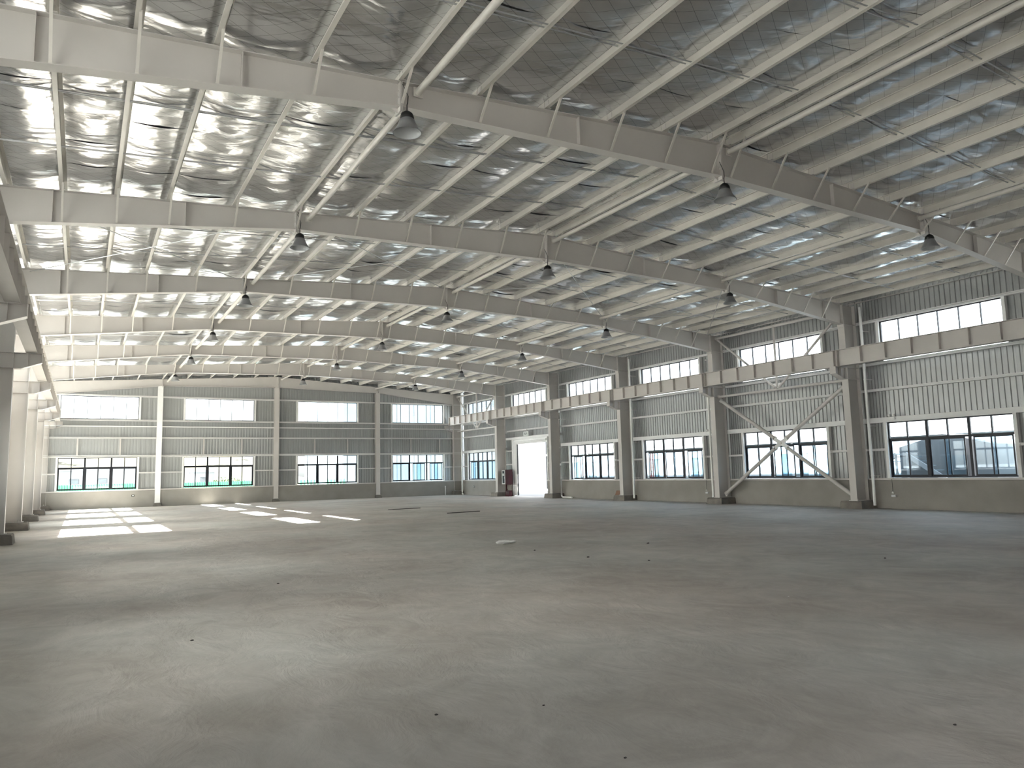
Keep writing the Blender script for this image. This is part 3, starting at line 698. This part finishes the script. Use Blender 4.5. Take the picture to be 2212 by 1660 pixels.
# ------------------------------------------------------------------ scraps on the floor
def lump(name, x, y, sx, sy, sz, mat, label, cat, seed, group=None, sub=2):
    b = MB(); n, mr = 9+sub*3, 5+sub
    rings = []
    for i in range(mr+1):
        th = PI*i/mr; r = []
        for k in range(n):
            ph = 2*PI*k/n; p = Vector((math.sin(th)*math.cos(ph), math.sin(th)*math.sin(ph), math.cos(th)))
            q = 1+.45*noise.noise(p*1.7+Vector((seed*3.1, seed, 0)))+.25*noise.noise(p*4+Vector((seed, 0, seed)))
            r.append((p.x*sx*q, p.y*sy*q, max(-.6, p.z*q)*sz+.6*sz))
        rings.append(r)
    b.loft(rings, cap=False); o = link(name, b.mesh(name, mat), None, (x, y, .001)); tag(o, label, cat, group); return o
lump('paper_scrap', 8.2, 16.6, .24, .13, .05, PAPER, 'crumpled white scrap lying in the middle of the floor', 'scrap', 3, None, 5)
for x, y, s, mat, lab in ((12.13, 8.94, .035, STONE, 'dark chip on the floor at the far right of the scraps'), (4.14, 3.12, .022, STONE, 'dark chip nearest the camera at right'), (1.27, 5.32, .025, STONE, 'dark chip low in the view, right of the lone left chip'),
                          (1.86, 13.14, .035, STONE, 'dark chip on the left part of the floor'), (.05, 9.22, .03, STONE, 'faint dark chip on the left, nearer than its neighbour'), (8.02, 12.79, .05, STONE, 'flat dark chip just right of the white scrap'),
                          (10.77, 14.16, .06, STONE, 'flat dark chip far right of the white scrap'), (8.59, 11.55, .04, STONE, 'dark chip in front of the flat ones, right of centre'), (7.9, 14.69, .04, STONE, 'dark chip right behind the white scrap corner'),
                          (8.39, 9.26, .022, RUBBLE, 'tiny white crumb right of centre'), (7.37, 7.2, .018, RUBBLE, 'tiny white crumb nearer than the other'), (1.91, 3.89, .02, STONE, 'dark grit at the bottom edge of the view'), (2.05, 5.06, .02, STONE, 'small grit speck near the bottom centre')):
    lump('floor_chip', x, y, s*.62, s*.5, s*.25, mat, lab, 'chip', x+y, 'chips scattered on the floor', 0)
for x, y, L, lab in ((13.6, 36.6, 1.6, 'far thin lath lying on the floor near the sun patches'), (14.2, 30.9, 1.5, 'nearer thin lath lying on the floor right of the sun patches')):
    b = MB(); b.box((-L/2, -.04, 0), (L/2, .04, .03)); b.box((-L/2-.25, -.03, .0), (-L/2, .03, .025)); o = link('lath', b.mesh('lath', STONE), None, (x, y, .001), None, (0, 0, .12)); tag(o, lab, 'lath')

# ------------------------------------------------------------------ outside
b = MB(); b.box((-400, -300, -.4), (500, 600, -.31)); G = struct('ground_outside', 'pale concrete yard around the hall', b, GROUND)
b = MB(); b.box((-14, 57.35, -.31), (-4.3, -20, -.02)); b.box((27.3, -20, -.31), (60, 110, -.02)); b.box((-14, 57.35, -.31), (27.3, 110, -.02)); part('yard_slab', b, GROUND, G)
# unseen canopy added along the near part of the left wall: keeps the sun off those windows
o = thing('sun_block_canopy', 'added unseen sun-blocking canopy outside the near part of the left wall', 'canopy', (-4.3, 0, 0))
b = MB(); b.loft([[(0, y, 8.0), (0, y, 7.85), (-11.2, y, 7.55), (-11.2, y, 7.7)] for y in (YN-6, FY[3]+.2)]); part('canopy_roof', b, ROOFM, o)
for q in range(6):
    b = MB(); y = YN-5.5+q*7.1; b.tube([(-10.9, y, -.3), (-10.9, y, 7.56)], .11, 10); part('post', b, STEEL, o)
# green hoarding beyond the far wall
o = thing('green_hoarding', 'green ribbed hoarding beyond the two left far windows', 'fence', (0, 75, 0))
me = sheet_mesh('fence_panel', 5, GREEN)
x = -9.0
while x < 14.5:
    hgt = 1.52+random.uniform(-.03, .03); link('fence_panel', me, o, (x, 0, 0), (.985, 1, hgt)); x += 1
b = MB(); b.box((-9, .08, 1.2), (14.6, .12, 1.28)); b.box((-9, .08, .3), (14.6, .12, .38)); part('rail', b, EXTG, o)
o = thing('picket_fence', 'dark green picket fence beyond the third far window', 'fence', (0, 76, 0))
x = 14.6
while x < 22.6:
    if (int(x*2) % 5) != 0:
        b = MB(); b.loft([[(x, y, 0), (x+.22, y, 0), (x+.22, y, 1.38), (x+.11, y, 1.50), (x, y, 1.38)] for y in (-.02, .02)]); part('picket', b, GREEN, o)
    x += .34
b = MB(); b.box((14.6, .03, .4), (22.6, .07, .5)); b.box((14.6, .03, 1.1), (22.6, .07, 1.2)); part('rail', b, GREEN, o)
# white building on the left with two small louvred windows
o = thing('white_building', 'long white building behind the green hoarding', 'building', (0, 95, 0))
b = MB(); b.loft([[(-20, y, 0), (6.5, y, 0), (6.5, y, 3.35), (-3, y, 3.0), (-20, y, 3.0)] for y in (0, 9)]); part('wall', b, EXTW, o)
for xx in (-1.75, 1.0):
    b = MB(); b.box((xx-.45, -.06, 1.55), (xx+.45, 0, 2.1)); fr = part('window', b, EXTG, o)
    for q in range(5):
        bb = MB(); bb.box((xx-.40, -.10, 1.60+q*.095), (xx+.40, -.06, 1.65+q*.095)); part('louvre', bb, EXTB, fr)
b = MB(); b.box((-20.2, -.2, 3.0), (-3, 9.2, 3.12)); b.loft([[(-3, y, 3.0), (6.7, y, 3.36), (6.7, y, 3.48), (-3, y, 3.12)] for y in (-.2, 9.2)]); part('roof', b, EXTW, o)
o = thing('white_shed', 'small white shed beside the bush beyond the hoarding', 'shed', (11.2, 93, 0))
b = MB(); b.box((-1.2, 0, 0), (1.2, 4, 2.55)); part('wall', b, EXTW, o); b = MB(); b.loft([[(-1.35, y, 2.55), (1.35, y, 2.55), (1.35, y, 2.65), (0, y, 2.8), (-1.35, y, 2.65)] for y in (-.15, 4.15)]); part('roof', b, EXTB, o); b = MB(); b.box((-.4, -.04, 0), (.4, 0, 2.0)); part('door', b, EXTG, o)
# hillside
b = MB(); vs = []; fs = []; NX, NY = 60, 14
for i in range(NX+1):
    for j in range(NY+1):
        x = -90+150*i/NX; y = 118+90*j/NY
        h = 9.5*(j/NY)**1.2*max(0, min(1, (48-x)/16))*(1+.22*noise.noise(Vector((x*.07, y*.05, 1))))+1.1*noise.noise(Vector((x*.35, y*.3, 4)))*(j/NY)
        vs.append((x, y, h-.35 if j else -.5))
for i in range(NX):
    for j in range(NY): a = i*(NY+1)+j; fs.append((a, a+NY+1, a+NY+2, a+1))
b.poly(vs, fs); o = link('hillside', b.mesh('hillside', HILL, True)); tag(o, 'dry yellow green hillside behind the white building', None, None, 'structure')
def bush(x, y, s, label, seed, grp='bushes on the hillside'):
    b = MB()
    rnd = random.Random(seed)
    for k in range(160):
        d = Vector((rnd.gauss(0, 1), rnd.gauss(0, 1), rnd.gauss(0, 1))).normalized()*s*(rnd.random()**.33); c = Vector((0, 0, s*.85))+Vector((d.x*1.2, d.y, d.z*.8))
        u = Vector((rnd.gauss(0, 1), rnd.gauss(0, 1), rnd.gauss(0, 1))).normalized()*s*.16; v = u.cross(Vector((rnd.gauss(0, 1), rnd.gauss(0, 1), 1))).normalized()*s*.09
        b.poly([c-u, c+v, c+u, c-v], [(0, 1, 2, 3)])
    o = thing('bush', label, 'bush', (x, y, 0), grp); part('foliage', b, BUSH, o)
    b = MB(); b.tube([(0, 0, 0), (.05*s, 0, s*.9)], s*.05, 6); part('stem', b, TIMBER, o); return o
bush(13.6, 92, 1.35, 'dark bush beside the white shed beyond the second far window', 5)
bush(15.2, 94, 1.0, 'small bush right of the dark bush beyond the second far window', 6)
for k, (x, y, z, s) in enumerate(((-12, 172, 8, 2.2), (-3, 168, 7, 2.6), (4, 176, 9, 1.8), (16, 170, 7.5, 2.0), (24, 180, 9, 2.4))):
    o = bush(x, y, s, 'hillside bush, %s from the left seen through the far windows' % ('first', 'second', 'third', 'fourth', 'fifth')[k], 20+k); o.location.z = z
o = thing('tall_blue_building', 'tall pale blue building beyond the right end of the far wall', 'building', (0, 80, 0))
b = MB(); b.box((23.6, 0, 0), (44.5, 16, 16)); part('wall', b, EXTB, o)
b = MB(); b.box((23.3, -.3, 16), (44.8, 16.3, 16.5)); part('parapet', b, EXTW, o)
for c in range(10):
    b = MB(); b.box((23.65+c*2.085, -.08, 0), (25.68+c*2.085, 0, 16)); part('facade_panel', b, EXTB, o)
# pale blue workshop along the right side
o = thing('workshop_building', 'pale blue workshop across the yard on the right', 'building', (40, 0, 0))
b = MB(); b.box((0, 8, 0), (9, 64, 3.30)); part('wall', b, EXTB, o)
b = MB(); b.box((-.25, 7.8, 3.30), (9.2, 64.2, 3.46)); part('parapet', b, EXTW, o)
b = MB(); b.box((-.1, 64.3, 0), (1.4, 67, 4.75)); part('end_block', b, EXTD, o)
for k, y in enumerate([9.5+2.9*q for q in range(18)]):
    b = MB(); b.box((-.05, y, .9), (0, y+2.1, 2.55)); fr = part('window', b, EXTGL if k % 3 else EXTW, o)
    bb = MB(); bb.box((-.09, y-.05, .82), (-.05, y+2.15, .90)); bb.box((-.09, y-.05, 2.55), (-.05, y+2.15, 2.63)); bb.box((-.09, y+1.0, .9), (-.05, y+1.1, 2.55)); part('window_frame', bb, EXTW, fr)
for k, y in enumerate([10.6+5.8*q for q in range(9)]):
    b = MB(); b.box((-.12, y-.09, 0), (0, y+.09, 3.3)); part('pilaster', b, EXTW, o)
o = thing('grey_annex', 'grey gabled annex across the yard beyond the nearest window', 'building', (36.5, 21.2, 0))
b = MB(); b.loft([[(x, -1.9, 0), (x, 2.9, 0), (x, 2.9, 2.6), (x, .6, 3.2), (x, -1.9, 2.6)] for x in (0, 3.2)]); part('wall', b, EXTG, o)
b = MB(); b.box((-.06, -.6, 0), (0, .5, 2.1)); part('door', b, EXTGL, o)
o = thing('yard_stair', 'white outdoor stair seen through the nearest window', 'stair', (35.2, 23.2, 0))
for s in (-1, 1):
    b = MB(); b.loft([[(x, s*.3, 2.32), (x, s*.3, 2.05), (x, s*3.2, .15), (x, s*3.2, .42)] for x in (-.05, .05)]); part('stringer', b, EXTW, o)
    for q in range(8):
        b = MB(); y = s*(.4+q*.36); z = 2.1-q*.235; b.box((0, y-.14, z-.02), (.9, y+.14, z+.02)); part('tread', b, EXTB, o)
b = MB(); b.box((-.05, -.32, 2.2), (.9, .32, 2.26)); part('landing', b, EXTW, o)
for yy in (-.3, .3):
    b = MB(); b.box((0, yy-.05, 0), (.08, yy+.05, 2.2)); part('leg', b, EXTW, o)
o = thing('red_mast', 'red lattice mast across the yard, left in the third-bay window', 'mast', (37, 44.6, 0))
for dy in (-.14, .14):
    b = MB(); b.tube([(0, dy, -.02), (0, dy, 3.0)], .05, 8); part('upright', b, REDP, o)
for q in range(9):
    b = MB(); b.tube([(0, -.14, .2+q*.32), (0, .14, .36+q*.32)], .022, 6); part('lacing', b, REDP, o)
